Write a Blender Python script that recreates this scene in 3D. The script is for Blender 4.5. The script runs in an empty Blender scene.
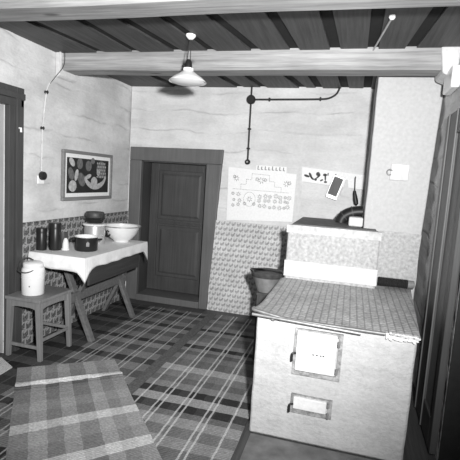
import bpy, bmesh, math, random
from mathutils import Vector, Matrix, noise
random.seed(7)
S = bpy.context.scene
COL = S.collection

# ---------------------------------------------------------------- camera, world, light, exposure
def make_camera():
    f, yaw, pitch, roll = 441.039, 0.263, 0.117, 0.065
    cd = bpy.data.cameras.new('camera'); cam = bpy.data.objects.new('camera', cd); COL.objects.link(cam)
    cd.sensor_width = 36.0; cd.lens = f / 460 * 36; cd.clip_start = 0.02
    sy, cy, sp, cp, s, c = (math.sin(yaw), math.cos(yaw), math.sin(pitch), math.cos(pitch), math.sin(roll), math.cos(roll))
    R = Vector((cy, sy, 0)); U = Vector((-sy*sp, cy*sp, cp)); F = Vector((-sy*cp, cy*cp, -sp))
    r = c*R + s*U; u = -s*R + c*U
    m = Matrix((r, u, -F)).transposed().to_4x4(); m.translation = (2.456, -4.558, 1.463)
    cam.matrix_world = m
    S.camera = cam
make_camera()

w = bpy.data.worlds.new('world'); S.world = w; w.use_nodes = True
w.node_tree.nodes['Background'].inputs[0].default_value = (1, 1, 1, 1)
w.node_tree.nodes['Background'].inputs[1].default_value = 0.035

fl = bpy.data.lights.new('camera_flash', 'SPOT'); flash = bpy.data.objects.new('camera_flash', fl); COL.objects.link(flash)
fl.energy = 1250; fl.shadow_soft_size = 0.05; fl.spot_size = math.radians(104); fl.spot_blend = 1.0
flash.location = (2.65, -4.5, 1.67)
flash.rotation_euler = (Vector((0.75, 0, 1.75)) - flash.location).to_track_quat('-Z', 'Y').to_euler()

S.view_settings.view_transform = 'Standard'; S.view_settings.look = 'None'
S.view_settings.gamma = 1; S.view_settings.use_curve_mapping = False
S.view_settings.exposure = -0.40

# ---------------------------------------------------------------- materials
class NT:
    def __init__(s, name, rough=0.7, metal=0.0, spec=0.3):
        s.m = bpy.data.materials.new(name); s.m.use_nodes = True
        s.t = s.m.node_tree; s.b = s.t.nodes['Principled BSDF']
        s.b.inputs['Roughness'].default_value = rough; s.b.inputs['Metallic'].default_value = metal
        s.b.inputs['Specular IOR Level'].default_value = spec
        s.tc = None
    def n(s, typ, **kw):
        nd = s.t.nodes.new(typ)
        for k, v in kw.items():
            if k.startswith('i_'):
                key = k[2:]; nd.inputs[int(key) if key.isdigit() else key].default_value = v
            else: setattr(nd, k, v)
        return nd
    def l(s, a, b): s.t.links.new(a, b)
    def coord(s, scale=(1, 1, 1), rot=(0, 0, 0), loc=(0, 0, 0)):
        if s.tc is None: s.tc = s.n('ShaderNodeTexCoord')
        mp = s.n('ShaderNodeMapping')
        mp.inputs['Scale'].default_value = scale; mp.inputs['Rotation'].default_value = rot; mp.inputs['Location'].default_value = loc
        s.l(s.tc.outputs['Object'], mp.inputs['Vector']); return mp.outputs['Vector']
    def noise(s, scale, vec=None, detail=4, rough=0.55):
        nd = s.n('ShaderNodeTexNoise'); nd.inputs['Scale'].default_value = scale
        nd.inputs['Detail'].default_value = detail; nd.inputs['Roughness'].default_value = rough
        s.l(vec if vec is not None else s.coord(), nd.inputs['Vector']); return nd.outputs['Fac']
    def math(s, op, a, b=None, c=None, clamp=False):
        nd = s.n('ShaderNodeMath', operation=op); nd.use_clamp = clamp
        for i, v in enumerate((a, b, c)):
            if v is None: continue
            if isinstance(v, (int, float)): nd.inputs[i].default_value = v
            else: s.l(v, nd.inputs[i])
        return nd.outputs[0]
    def rng(s, v, a, b, c, d):
        nd = s.n('ShaderNodeMapRange'); 
        for i, x in zip((1, 2, 3, 4), (a, b, c, d)): nd.inputs[i].default_value = x
        s.l(v, nd.inputs[0]); return nd.outputs[0]
    def mix(s, f, a, b):
        nd = s.n('ShaderNodeMix', data_type='FLOAT')
        for i, v in zip((0, 2, 3), (f, a, b)):
            if isinstance(v, (int, float)): nd.inputs[i].default_value = v
            else: s.l(v, nd.inputs[i])
        return nd.outputs[0]
    def ramp(s, v, stops, const=True):
        nd = s.n('ShaderNodeValToRGB'); cr = nd.color_ramp
        cr.interpolation = 'CONSTANT' if const else 'LINEAR'
        while len(cr.elements) > 1: cr.elements.remove(cr.elements[-1])
        cr.elements[0].position = stops[0][0]; cr.elements[0].color = (stops[0][1],)*3 + (1,)
        for p, g in stops[1:]:
            e = cr.elements.new(p); e.color = (g, g, g, 1)
        s.l(v, nd.inputs[0])
        bw = s.n('ShaderNodeRGBToBW'); s.l(nd.outputs[0], bw.inputs[0]); return bw.outputs[0]
    def sep(s, vec):
        nd = s.n('ShaderNodeSeparateXYZ'); s.l(vec, nd.inputs[0]); return nd.outputs
    def color(s, v):
        if isinstance(v, (int, float)): s.b.inputs['Base Color'].default_value = (v, v, v, 1); return s
        cb = s.n('ShaderNodeCombineColor')
        for i in range(3): s.l(v, cb.inputs[i])
        s.l(cb.outputs[0], s.b.inputs['Base Color']); return s
    def bump(s, v, strength=0.3, dist=0.01):
        nd = s.n('ShaderNodeBump'); nd.inputs['Strength'].default_value = strength; nd.inputs['Distance'].default_value = dist
        s.l(v, nd.inputs['Height']); s.l(nd.outputs[0], s.b.inputs['Normal']); return s

def plain(name, g, rough=0.6, var=0.12, scale=18, metal=0.0, spec=0.35, bump=0.0):
    t = NT(name, rough, metal, spec)
    nz = t.noise(scale)
    t.color(t.math('MULTIPLY', g, t.rng(nz, 0.3, 0.7, 1-var, 1+var)))
    if bump: t.bump(t.noise(scale*4), bump, 0.004)
    return t.m

def plaster(name, g, axis, var=0.16, logs=True):
    """whitewash over logs: horizontal undulation, fine cracks, blotches"""
    t = NT(name, 0.85, 0, 0.2)
    st = t.coord((0.9, 0.9, 5.0)); big = t.noise(1.6, st, 4, 0.55)
    blot = t.noise(2.6, t.coord((1, 1, 1.4)), 5, 0.6); fine = t.noise(38, t.coord((1, 1, 1.6)), 4)
    v = t.math('MULTIPLY', g, t.rng(blot, 0.3, 0.7, 1-var, 1+var*0.6))
    v = t.math('MULTIPLY', v, t.rng(big, 0.3, 0.7, 0.92, 1.05))
    v = t.math('MULTIPLY', v, t.rng(fine, 0.25, 0.75, 0.93, 1.06))
    x, y, z = t.sep(t.coord())
    wv = t.rng(t.noise(1.3, t.coord((1, 1, 0.6)), 3), 0.2, 0.8, -0.35, 0.35)
    seam = t.math('ABSOLUTE', t.math('SUBTRACT', t.math('FRACT', t.math('ADD', t.math('DIVIDE', z, 0.205), wv)), 0.5))
    msk = t.rng(t.noise(2.2, t.coord((1, 1, 2.5)), 3), 0.42, 0.6, 0.0, 1.0)
    line = t.math('MULTIPLY', t.ramp(seam, [(0, 1.0), (0.035, 0.35), (0.08, 0.0), (1, 0.0)], False), msk)
    v = t.math('MULTIPLY', v, t.math('SUBTRACT', 1.0, t.math('MULTIPLY', line, 0.2)))
    t.color(v)
    h = t.math('ADD', t.math('MULTIPLY', big, 0.9), t.math('MULTIPLY', fine, 0.14))
    h = t.math('SUBTRACT', h, t.math('MULTIPLY', line, 0.25))
    t.bump(h, 0.7, 0.03); return t.m

def stove_wash():
    t = NT('stove_limewash', 0.85, 0, 0.2)
    big = t.noise(5, t.coord((1, 1, 1.8)), 5, 0.6); fine = t.noise(55, None, 3)
    cr = t.noise(4.0, t.coord((1, 1, 1.5)), 6, 0.65)
    v = t.math('MULTIPLY', 0.44, t.rng(big, 0.3, 0.7, 0.9, 1.07))
    v = t.math('MULTIPLY', v, t.ramp(cr, [(0, 1.0), (0.485, 1.0), (0.5, 0.88), (0.515, 1.0), (0.66, 1.0), (0.72, 1.12), (1, 1.12)], False))
    v = t.math('MULTIPLY', v, t.rng(fine, 0.3, 0.7, 0.94, 1.06))
    t.color(v); t.bump(t.math('ADD', cr, t.math('MULTIPLY', fine, 0.15)), 0.7, 0.025); return t.m

def wood(name, g, axis='X', var=0.35, rough=0.6, scale=1.0, knots=False):
    t = NT(name, rough, 0, 0.3)
    sc = {'X': (0.6, 14, 14), 'Y': (14, 0.6, 14), 'Z': (14, 14, 0.6)}[axis]
    gr = t.noise(3.0*scale, t.coord(sc), 6, 0.65)
    bl = t.noise(2.0, t.coord((1, 1, 1)), 3)
    v = t.math('MULTIPLY', g, t.rng(gr, 0.3, 0.7, 1-var, 1+var*0.7))
    v = t.math('MULTIPLY', v, t.rng(bl, 0.3, 0.7, 0.85, 1.12))
    if knots:
        vo = t.n('ShaderNodeTexVoronoi'); vo.inputs['Scale'].default_value = 1.0
        s2 = {'X': (2.6, 7, 7), 'Y': (7, 2.6, 7), 'Z': (7, 7, 2.6)}[axis]
        t.l(t.coord(s2), vo.inputs['Vector'])
        v = t.math('MULTIPLY', v, t.ramp(vo.outputs['Distance'], [(0, 0.35), (0.09, 0.5), (0.17, 1.0), (1, 1.0)], False))
    t.color(v); t.bump(gr, 0.25, 0.006); return t.m

def figured_paper(name, axis, light, dark, pu, pv, duty):
    """block-printed rows of small scrolls"""
    t = NT(name, 0.75, 0, 0.25)
    sx, sy, sz = t.sep(t.coord())
    u = sx if axis == 'X' else sy
    wob = t.rng(t.noise(9), 0.2, 0.8, -0.10, 0.10)
    uu = t.math('DIVIDE', u, pu); vv = t.math('ADD', t.math('DIVIDE', sz, pv), wob)
    row = t.math('FLOOR', vv)
    ush = t.math('ADD', uu, t.math('MULTIPLY', row, 0.5))
    su = t.math('SINE', t.math('MULTIPLY', ush, 2*math.pi))
    fv = t.math('FRACT', t.math('ADD', vv, t.math('MULTIPLY', su, 0.16)))
    band = t.math('LESS_THAN', t.math('ABSOLUTE', t.math('SUBTRACT', fv, 0.4)), duty)
    gap = t.math('LESS_THAN', t.math('ABSOLUTE', t.math('SUBTRACT', t.math('FRACT', t.math('ADD', ush, 0.13)), 0.5)), 0.40)
    spots = t.math('GREATER_THAN', t.math('ADD', t.math('SINE', t.math('MULTIPLY', uu, 4*math.pi)),
                                          t.math('SINE', t.math('MULTIPLY', vv, 6*math.pi))), 1.15)
    msk = t.math('MAXIMUM', t.math('MULTIPLY', band, gap), t.math('MULTIPLY', spots, 0.6))
    msk = t.math('MULTIPLY', msk, t.rng(t.noise(70, None, 2), 0.3, 0.6, 0.45, 1.0))
    v = t.mix(msk, light, dark)
    v = t.math('MULTIPLY', v, t.rng(t.noise(5), 0.3, 0.7, 0.85, 1.1))
    t.color(v); return t.m

def plaid(name, L, W, weft, warp, lines, lo=0.0, mixf=0.55, line_v=0.5, lw=0.006, gain=1.25):
    """woven rag rug. weft: (position across length, grey); warp likewise across width; lines: thin pale warp threads"""
    t = NT(name, 0.95, 0, 0.1)
    uvn = t.n('ShaderNodeUVMap'); uvn.uv_map = 'weave'
    x, y, z = t.sep(uvn.outputs['UV'])
    wob = t.rng(t.noise(14, None, 2), 0.2, 0.8, -0.006, 0.006)
    ny = t.math('DIVIDE', t.math('ADD', y, wob), L); nx = t.math('DIVIDE', t.math('ADD', x, wob), W)
    a = t.ramp(ny, [(p/L, g) for p, g in weft]); b = t.ramp(nx, [(p/W, g) for p, g in warp])
    v = t.mix(mixf, b, a)
    d = None
    for p in lines:
        k = t.math('LESS_THAN', t.math('ABSOLUTE', t.math('SUBTRACT', t.math('ADD', x, t.math('MULTIPLY', wob, 0.5)), p)), lw)
        d = k if d is None else t.math('MAXIMUM', d, k)
    if d is not None:
        v = t.mix(t.math('MULTIPLY', d, 0.6), v, line_v)
    wv = t.n('ShaderNodeTexWave', wave_type='BANDS', bands_direction='Y'); wv.inputs['Scale'].default_value = 22
    wv.inputs['Distortion'].default_value = 2.5; wv.inputs['Detail'].default_value = 2
    t.l(uvn.outputs['UV'], wv.inputs['Vector'])
    v = t.math('MULTIPLY', v, t.rng(wv.outputs['Fac'], 0, 1, 0.82, 1.12))
    v = t.math('MULTIPLY', v, t.rng(t.noise(90, None, 2), 0.3, 0.7, 0.78, 1.22))
    v = t.math('MULTIPLY', v, gain)
    t.color(v); t.bump(wv.outputs['Fac'], 0.4, 0.004); return t.m

M = {}
M['wall_back'] = plaster('whitewash_back', 0.66, 'X')
M['wall_left'] = plaster('whitewash_left', 0.64, 'Y', 0.2)
M['wall_right'] = plaster('whitewash_right', 0.66, 'Y', 0.2)
M['stove_white'] = stove_wash()
M['stove_bright'] = plain('fresh_limewash', 0.60, 0.8, 0.10, 30, bump=0.4)
M['stove_rough'] = plain('rough_render', 0.42, 0.9, 0.25, 45, bump=0.8)
M['chimney'] = plain('chimney_render', 0.47, 0.9, 0.07, 40, bump=0.35)
M['beam'] = wood('beam_pine', 0.31, 'X', 0.42, 0.7, 1.0, True)
M['boards'] = wood('ceiling_board_stain', 0.062, 'Y', 0.5, 0.55)
M['gap'] = plain('ceiling_gap_dark', 0.012, 0.9)
M['floor'] = wood('floor_board_stain', 0.07, 'Y', 0.4, 0.5)
M['casing'] = wood('door_casing_paint', 0.12, 'Z', 0.15, 0.45)
M['leaf'] = wood('door_leaf_paint', 0.062, 'Z', 0.22, 0.5)
M['leaf_panel'] = wood('door_panel_paint', 0.068, 'Z', 0.22, 0.5)
M['casing_dark'] = wood('dark_casing_paint', 0.06, 'Z', 0.2, 0.45)
M['grey_door'] = wood('grey_door_paint', 0.36, 'Z', 0.12, 0.6)
M['side_leaf'] = wood('side_door_paint', 0.30, 'Z', 0.15, 0.5)
M['side_panel'] = wood('side_panel_paint', 0.13, 'Z', 0.15, 0.5)
M['black'] = plain('black_iron_and_unlit_recess', 0.015, 0.45, 0.2)
M['iron'] = plain('dark_iron', 0.05, 0.5, 0.3, 30)
M['steel'] = plain('worn_steel', 0.35, 0.4, 0.3, 30, 0.6)
M['rail'] = plain('blackened_steel', 0.16, 0.45, 0.3, 30, 0.3)
M['enamel_white'] = plain('white_enamel', 0.74, 0.3, 0.05, 9, spec=0.5)
M['bucket'] = plain('grey_zinc', 0.24, 0.5, 0.25, 14, 0.3)
M['enamel_pale'] = plain('pale_enamel', 0.68, 0.3, 0.06, 9, spec=0.5)
M['enamel_dark'] = plain('dark_enamel', 0.016, 0.35, 0.15, 9, spec=0.3)
M['mug'] = plain('brown_glaze', 0.06, 0.35, 0.15, 12, spec=0.5)
M['tin'] = plain('tin', 0.55, 0.35, 0.1, 20, 0.5)
M['aluminium'] = plain('dull_aluminium', 0.5, 0.4, 0.12, 12, 0.5)
M['table_wood'] = wood('table_wood', 0.13, 'X', 0.3)
M['apron_shade'] = wood('shade_painted_apron_wood', 0.045, 'Y', 0.3)  # shadow under the tabletop put into the apron's dark tone
M['stool_wood'] = wood('stool_paint', 0.2, 'Z', 0.2, 0.5)
M['cable'] = plain('black_cable', 0.03, 0.6)
M['pale_wire'] = plain('pale_twisted_wire', 0.66, 0.6)
M['porcelain'] = plain('porcelain', 0.8, 0.25, 0.03, 9, spec=0.5)
M['linen'] = plain('white_linen', 0.80, 0.9, 0.05, 60, bump=0.3)
M['stitch'] = plain('grey_stitching', 0.2, 0.9)
M['paper_dark'] = plain('dark_print', 0.05, 0.7)
M['frame'] = wood('picture_frame_wood', 0.2, 'Y', 0.2)
M['brush'] = plain('black_bristle', 0.02, 0.95, 0.5, 160, bump=1.0)
M['sheet'] = plain('floor_sheet_iron', 0.18, 0.45, 0.35, 9, 0.3)
M['print_dark'] = plain('print_dark', 0.022, 0.6)
M['print_mid'] = plain('print_mid', 0.14, 0.6, 0.3, 40)
M['print_light'] = plain('print_light', 0.42, 0.6, 0.3, 40)
M['block_top'] = plain('sooty_sheet', 0.12, 0.7, 0.3, 14)
M['edge_wash'] = plain('chipped_limewash', 0.5, 0.85, 0.22, 26, bump=0.6)
M['door_frame'] = plain('smoked_frame', 0.25, 0.8, 0.45, 40, bump=0.6)
M['strip'] = plain('grey_matting', 0.10, 0.95, 0.35, 60, bump=0.5)
M['wains_back'] = figured_paper('figured_paper_back', 'X', 0.60, 0.27, 0.058, 0.056, 0.24)
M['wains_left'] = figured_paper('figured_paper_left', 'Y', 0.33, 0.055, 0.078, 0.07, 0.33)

def oilcloth():
    t = NT('patterned_oilcloth', 0.42, 0, 0.45)
    br = t.n('ShaderNodeTexBrick'); t.l(t.coord(), br.inputs['Vector'])
    for k, v in (('Color1', 0.44), ('Color2', 0.34), ('Mortar', 0.19)): br.inputs[k].default_value = (v, v, v, 1)
    for k, v in (('Scale', 1.0), ('Mortar Size', 0.006), ('Mortar Smooth', 0.6), ('Brick Width', 0.040), ('Row Height', 0.034)): br.inputs[k].default_value = v
    br.offset = 0.0
    bw = t.n('ShaderNodeRGBToBW'); t.l(br.outputs['Color'], bw.inputs[0])
    v = t.math('MULTIPLY', bw.outputs[0], t.rng(t.noise(55, None, 3), 0.3, 0.7, 0.6, 1.4))
    v = t.math('MULTIPLY', v, t.rng(t.noise(5), 0.3, 0.7, 0.8, 1.2))
    t.color(v); t.bump(bw.outputs[0], 0.35, 0.004); return t.m
M['oilcloth'] = oilcloth()

def table_cloth_mat():
    t = NT('checked_tablecloth', 0.75, 0, 0.3)
    x, y, z = t.sep(t.coord())
    k = t.math('MULTIPLY', t.math('SINE', t.math('MULTIPLY', y, 330)), 0.5)
    v = t.math('MULTIPLY', 0.72, t.rng(k, -0.5, 0.5, 0.9, 1.06))
    v = t.math('MULTIPLY', v, t.rng(t.noise(25), 0.3, 0.7, 0.92, 1.06))
    t.color(v); return t.m
M['tablecloth'] = table_cloth_mat()

# ---------------------------------------------------------------- mesh helpers
def BM(): return bmesh.new()
def box(bm, x0, x1, y0, y1, z0, z1):
    v = [bm.verts.new((x, y, z)) for z in (z0, z1) for x, y in ((x0, y0), (x1, y0), (x1, y1), (x0, y1))]
    for f in ((3, 2, 1, 0), (4, 5, 6, 7), (0, 1, 5, 4), (1, 2, 6, 5), (2, 3, 7, 6), (3, 0, 4, 7)): bm.faces.new([v[i] for i in f])
    return v
def hexa(bm, bot, top):
    v = [bm.verts.new(p) for p in list(bot) + list(top)]
    for f in ((3, 2, 1, 0), (4, 5, 6, 7), (0, 1, 5, 4), (1, 2, 6, 5), (2, 3, 7, 6), (3, 0, 4, 7)): bm.faces.new([v[i] for i in f])
def bar(bm, p, q, wd, th, side):
    """rectangular bar from p to q; wd along side, th across"""
    p, q = Vector(p), Vector(q); d = (q-p).normalized(); s = Vector(side); s = (s - d*s.dot(d)).normalized(); n = d.cross(s)
    cs = [(-1, -1), (1, -1), (1, 1), (-1, 1)]
    hexa(bm, [p + s*a*wd/2 + n*b*th/2 for a, b in cs], [q + s*a*wd/2 + n*b*th/2 for a, b in cs])
def tube(bm, pts, r, n=8, radii=None):
    pts = [Vector(p) for p in pts]; rings = []; prev = None
    for i, p in enumerate(pts):
        d = (pts[min(i+1, len(pts)-1)] - pts[max(i-1, 0)]).normalized()
        a = prev if prev is not None else Vector((0, 0, 1)) if abs(d.z) < 0.9 else Vector((1, 0, 0))
        a = (a - d*a.dot(d)).normalized(); prev = a; b = d.cross(a)
        rr = radii[i] if radii else r
        rings.append([bm.verts.new(p + (a*math.cos(k*2*math.pi/n) + b*math.sin(k*2*math.pi/n))*rr) for k in range(n)])
    for A, B in zip(rings, rings[1:]):
        for k in range(n): bm.faces.new((A[k], A[(k+1) % n], B[(k+1) % n], B[k]))
    bm.faces.new(rings[0][::-1]); bm.faces.new(rings[-1])
def spline(pts, m=6):
    P = [Vector(p) for p in pts]; out = []
    for i in range(len(P)-1):
        a, b, c, d = P[max(i-1, 0)], P[i], P[i+1], P[min(i+2, len(P)-1)]
        for k in range(m):
            t = k/m
            out.append(0.5*((2*b) + (c-a)*t + (2*a-5*b+4*c-d)*t*t + (3*b-a-3*c+d)*t**3))
    out.append(P[-1]); return out
def lathe(bm, prof, c=(0, 0, 0), n=36, axis='Z', closed=False):
    """prof: (radius, height) list revolved about an axis through c; r=0 collapses to a point"""
    c = Vector(c)
    def T(r, h, a):
        x, y = r*math.cos(a), r*math.sin(a)
        return c + (Vector((x, y, h)) if axis == 'Z' else Vector((h, x, y)) if axis == 'X' else Vector((x, h, y)))
    rings = []
    for r, h in prof:
        rings.append([bm.verts.new(T(0, h, 0))] if r < 1e-6 else [bm.verts.new(T(r, h, k*2*math.pi/n)) for k in range(n)])
    pairs = list(zip(rings, rings[1:])) + ([(rings[-1], rings[0])] if closed else [])
    for A, B in pairs:
        for k in range(n):
            a0, a1, b0, b1 = A[k % len(A)], A[(k+1) % len(A)], B[k % len(B)], B[(k+1) % len(B)]
            f = []
            for v in (a0, a1, b1, b0):
                if v not in f: f.append(v)
            if len(f) > 2: bm.faces.new(f)
def disc_poly(bm, pts):
    bm.faces.new([bm.verts.new(p) for p in pts])

def prop(o, label=None, cat=None, group=None, kind=None):
    for k, v in (('label', label), ('category', cat), ('group', group), ('kind', kind)):
        if v: o[k] = v
    return o
def obj(name, bm, mat, parent=None, bevel=0.0, smooth=False, loc=None, seg=2, **tags):
    bmesh.ops.recalc_face_normals(bm, faces=bm.faces)
    org = Vector((0, 0, 0))
    if parent is None:
        vs = [v.co for v in bm.verts]
        org = Vector(loc) if loc is not None else Vector((sum(v.x for v in vs)/len(vs), sum(v.y for v in vs)/len(vs), min(v.z for v in vs)))
        shift = org
    else:
        shift = WORLD[parent.name]
    for v in bm.verts: v.co -= shift
    me = bpy.data.meshes.new(name); bm.to_mesh(me); bm.free()
    mats = mat if isinstance(mat, (list, tuple)) else [mat]
    for m in mats: me.materials.append(m)
    if smooth:
        me.polygons.foreach_set('use_smooth', [True]*len(me.polygons))
        me.set_sharp_from_angle(angle=math.radians(40))
    o = bpy.data.objects.new(name, me); COL.objects.link(o)
    if parent is not None: o.parent = parent; WORLD[o.name] = shift.copy()
    else: o.location = org; WORLD[o.name] = org.copy()
    if bevel:
        b = o.modifiers.new('bevel', 'BEVEL'); b.width = bevel; b.segments = seg; b.limit_method = 'ANGLE'; b.angle_limit = math.radians(40)
    prop(o, **tags); return o
WORLD = {}
def thing(name, loc, label, cat, group=None, kind=None):
    o = bpy.data.objects.new(name, None); COL.objects.link(o); o.location = loc; o.empty_display_size = 0.05
    WORLD[o.name] = Vector(loc); prop(o, label, cat, group, kind); return o
ST = dict(kind='structure')

# ---------------------------------------------------------------- room shell
H = 2.40; WX = 3.04; YB = -4.9
def wall_sheet(name, mat, axis, const, a0, a1, z1, hole, out, thick, amp=0.007):
    """wall in the plane axis=const from a0..a1, with one opening; thickened away from the room"""
    bm = BM()
    ha0, ha1, hz = hole if hole else (1e9, 1e9, -1)
    def cuts(lo, hi, extra):
        n = max(2, int((hi-lo)/0.06)); c = [lo+(hi-lo)*i/n for i in range(n+1)]
        for e in extra:
            if lo < e < hi:
                c = [q for q in c if abs(q-e) > 0.02 or q in (lo, hi)] + [e]
        return sorted(c)
    A = cuts(a0, a1, [ha0, ha1]); Z = cuts(0, z1, [hz]); g = {}
    for i, a in enumerate(A):
        for j, z in enumerate(Z):
            edge = i in (0, len(A)-1) or j in (0, len(Z)-1) or (hole and min(abs(a-ha0), abs(a-ha1)) < 0.03)
            d = 0 if edge else amp*math.sin(z*2*math.pi/0.21 + 0.8*noise.noise((a*0.7, z*2, 1))) + amp*noise.noise((a*2.2, z*2.2, const))
            p = (const, a, z) if axis == 'X' else (a, const, z)
            k = 0 if axis == 'X' else 1
            q = list(p); q[k] += out*(1.6*amp-0.8*d) if not edge else 0
            g[i, j] = bm.verts.new(q)
    for i in range(len(A)-1):
        for j in range(len(Z)-1):
            if hole and A[i] >= ha0-1e-6 and A[i+1] <= ha1+1e-6 and Z[j+1] <= hz+1e-6: continue
            bm.faces.new((g[i, j], g[i+1, j], g[i+1, j+1], g[i, j+1]))
    # give it thickness
    geo = bmesh.ops.extrude_face_region(bm, geom=list(bm.faces))
    for v in [e for e in geo['geom'] if isinstance(e, bmesh.types.BMVert)]:
        if axis == 'X': v.co.x = const + out*thick
        else: v.co.y = const + out*thick
    return obj(name, bm, mat, smooth=True, **ST)

wall_sheet('wall_back', M['wall_back'], 'Y', 0.0, -0.0, WX, H+0.05, (0.165, 0.93, 1.597), 1, 0.24)
wall_sheet('wall_left', M['wall_left'], 'X', 0.0, YB, 0.24, H+0.05, (-2.75, -1.83, 1.90), -1, 0.22)
wall_sheet('wall_right', M['wall_right'], 'X', WX, YB, 0.24, H+0.05, (-2.95, -2.08, 1.93), 1, 0.22)

bm = BM(); box(bm, -0.22, WX+1.6, YB, 0.5, -0.06, 0.0); obj('floor', bm, M['floor'], **ST)

# ceiling: dark upper layer and the boards nailed below it
bm = BM(); box(bm, -0.2, WX+0.2, YB, 0.24, 2.414, 2.49)
for f in bm.faces: f.material_index = 1
gaps = [(0.318, 0.393), (0.686, 0.713), (0.981, 1.068), (1.266, 1.341), (1.573, 1.678), (1.924, 1.966), (2.225, 2.249), (2.501, 2.502), (2.803, 2.746)]
def gx(g, y): return g[0] + (g[1]-g[0])*(y+1.97)/0.66
gl = [(-0.02, -0.02)] + gaps + [(WX+0.02, WX+0.02)]
for i in range(len(gl)-1):
    a, b = gl[i], gl[i+1]; hw = 0.036; e0 = 0 if i == 0 else hw; e1 = 0 if i == len(gl)-2 else hw
    ys = (0.0, -3.6) 
    lo = 2.40 + (0.004 if i % 2 else 0.0)
    P = lambda z: [(gx(a, ys[1])+e0, ys[1], z), (gx(b, ys[1])-e1, ys[1], z), (gx(b, ys[0])-e1, ys[0], z), (gx(a, ys[0])+e0, ys[0], z)]
    hexa(bm, P(lo), P(2.418))
obj('ceiling', bm, [M['boards'], M['gap']], bevel=0.003, **ST)

def beam(name, y0, y1, z0, z1):
    bm = BM(); n = 24; rows = []
    prof = [(y0, z1), (y0, z0+0.02), (y0+0.02, z0), (y1-0.02, z0), (y1, z0+0.02), (y1, z1)]
    for i in range(n+1):
        x = -0.02 + (WX+0.04)*i/n
        rows.append([bm.verts.new((x, y + 0.006*noise.noise((x*1.5, y*9, z*9)), z + 0.006*noise.noise((x*1.3, z*7, 5)))) for y, z in prof])
    for A, B in zip(rows, rows[1:]):
        for k in range(6): bm.faces.new((A[k], A[(k+1) % 6], B[(k+1) % 6], B[k]))
    bm.faces.new(rows[0]); bm.faces.new(rows[-1][::-1])
    return obj(name, bm, M['beam'], smooth=True, **ST)
beam('trim_1', -1.285, -1.07, 2.266, 2.42)
beam('trim_2', -2.575, -2.36, 2.262, 2.42)
# plaster collar where the far beam enters the right wall, and at the left wall
bm = BM(); hexa(bm, [(2.955, -1.305, 2.24), (3.05, -1.305, 2.20), (3.05, -1.03, 2.20), (2.955, -1.03, 2.24)], [(2.93, -1.305, 2.41), (3.05, -1.305, 2.41), (3.05, -1.03, 2.41), (2.93, -1.03, 2.41)])
obj('trim_3', bm, M['stove_bright'], bevel=0.012, **ST)

bm = BM(); hexa(bm, [(-0.01, -1.31, 2.20), (0.03, -1.31, 2.22), (0.03, -1.05, 2.22), (-0.01, -1.05, 2.20)], [(-0.01, -1.31, 2.41), (0.045, -1.31, 2.41), (0.045, -1.05, 2.41), (-0.01, -1.05, 2.41)])
obj('trim_7', bm, M['stove_bright'], bevel=0.012, **ST)

# figured dado paper
bm = BM(); box(bm, 1.03, 2.56, -0.012, 0.004, 0.0, 1.0); obj('trim_4', bm, M['wains_back'], loc=(0, 0, 0), **ST)
bm = BM(); box(bm, 0.0, 0.06, -0.012, 0.004, 0.0, 1.005); obj('trim_5', bm, M['wains_back'], loc=(0, 0, 0), **ST)
bm = BM(); box(bm, -0.004, 0.012, -1.70, 0.0, 0.0, 1.012); obj('trim_6', bm, M['wains_left'], loc=(0, 0, 0), **ST)

# back door
d = thing('door_1', (0.55, 0.1, 0), None, None, kind='structure')
bm = BM()
hexa(bm, [(0.03, -0.03, 0), (0.165, -0.03, 0), (0.165, 0.02, 0), (0.03, 0.02, 0)], [(0.022, -0.03, 1.597), (0.165, -0.03, 1.597), (0.165, 0.02, 1.597), (0.022, 0.02, 1.597)])
hexa(bm, [(0.93, -0.03, 0), (1.02, -0.03, 0), (1.02, 0.02, 0), (0.93, 0.02, 0)], [(0.93, -0.03, 1.597), (1.098, -0.03, 1.597), (1.098, 0.02, 1.597), (0.93, 0.02, 1.597)])
hexa(bm, [(0.022, -0.03, 1.598), (1.098, -0.03, 1.598), (1.098, 0.02, 1.598), (0.022, 0.02, 1.598)], [(0.022, -0.03, 1.742), (1.108, -0.03, 1.755), (1.108, 0.02, 1.755), (0.022, 0.02, 1.742)])
obj('door_casing', bm, M['casing'], d, bevel=0.006)
bm = BM()
box(bm, 0.15, 0.175, 0.0, 0.24, 0.0, 1.60); box(bm, 0.92, 0.945, 0.0, 0.24, 0.0, 1.60); box(bm, 0.15, 0.945, 0.0, 0.24, 1.585, 1.61)
obj('door_jamb', bm, M['casing_dark'], d)
bm = BM(); box(bm, 0.165, 0.93, -0.045, 0.24, 0.0, 0.075); obj('threshold', bm, M['casing'], d, bevel=0.008)
bm = BM()
box(bm, 0.185, 0.285, 0.19, 0.23, 0.09, 1.58); box(bm, 0.83, 0.915, 0.19, 0.23, 0.09, 1.58)
box(bm, 0.285, 0.83, 0.19, 0.23, 1.50, 1.58); box(bm, 0.285, 0.83, 0.19, 0.23, 0.86, 0.94); box(bm, 0.285, 0.83, 0.19, 0.23, 0.09, 0.26)
obj('door_leaf', bm, M['leaf'], d, bevel=0.004)
for z0, z1 in ((0.26, 0.86), (0.94, 1.50)):
    bm = BM(); box(bm, 0.28, 0.835, 0.212, 0.225, z0-0.005, z1+0.005)
    hexa(bm, [(0.315, 0.213, z0+0.03), (0.80, 0.213, z0+0.03), (0.80, 0.213, z1-0.03), (0.315, 0.213, z1-0.03)],
         [(0.34, 0.200, z0+0.055), (0.775, 0.200, z0+0.055), (0.775, 0.200, z1-0.055), (0.34, 0.200, z1-0.055)])
    obj('door_panel', bm, M['leaf_panel'], d)
bm = BM(); box(bm, 0.285, 0.83, 0.178, 0.19, 0.885, 0.915); obj('rail_moulding', bm, M['casing_dark'], d, bevel=0.004)

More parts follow.
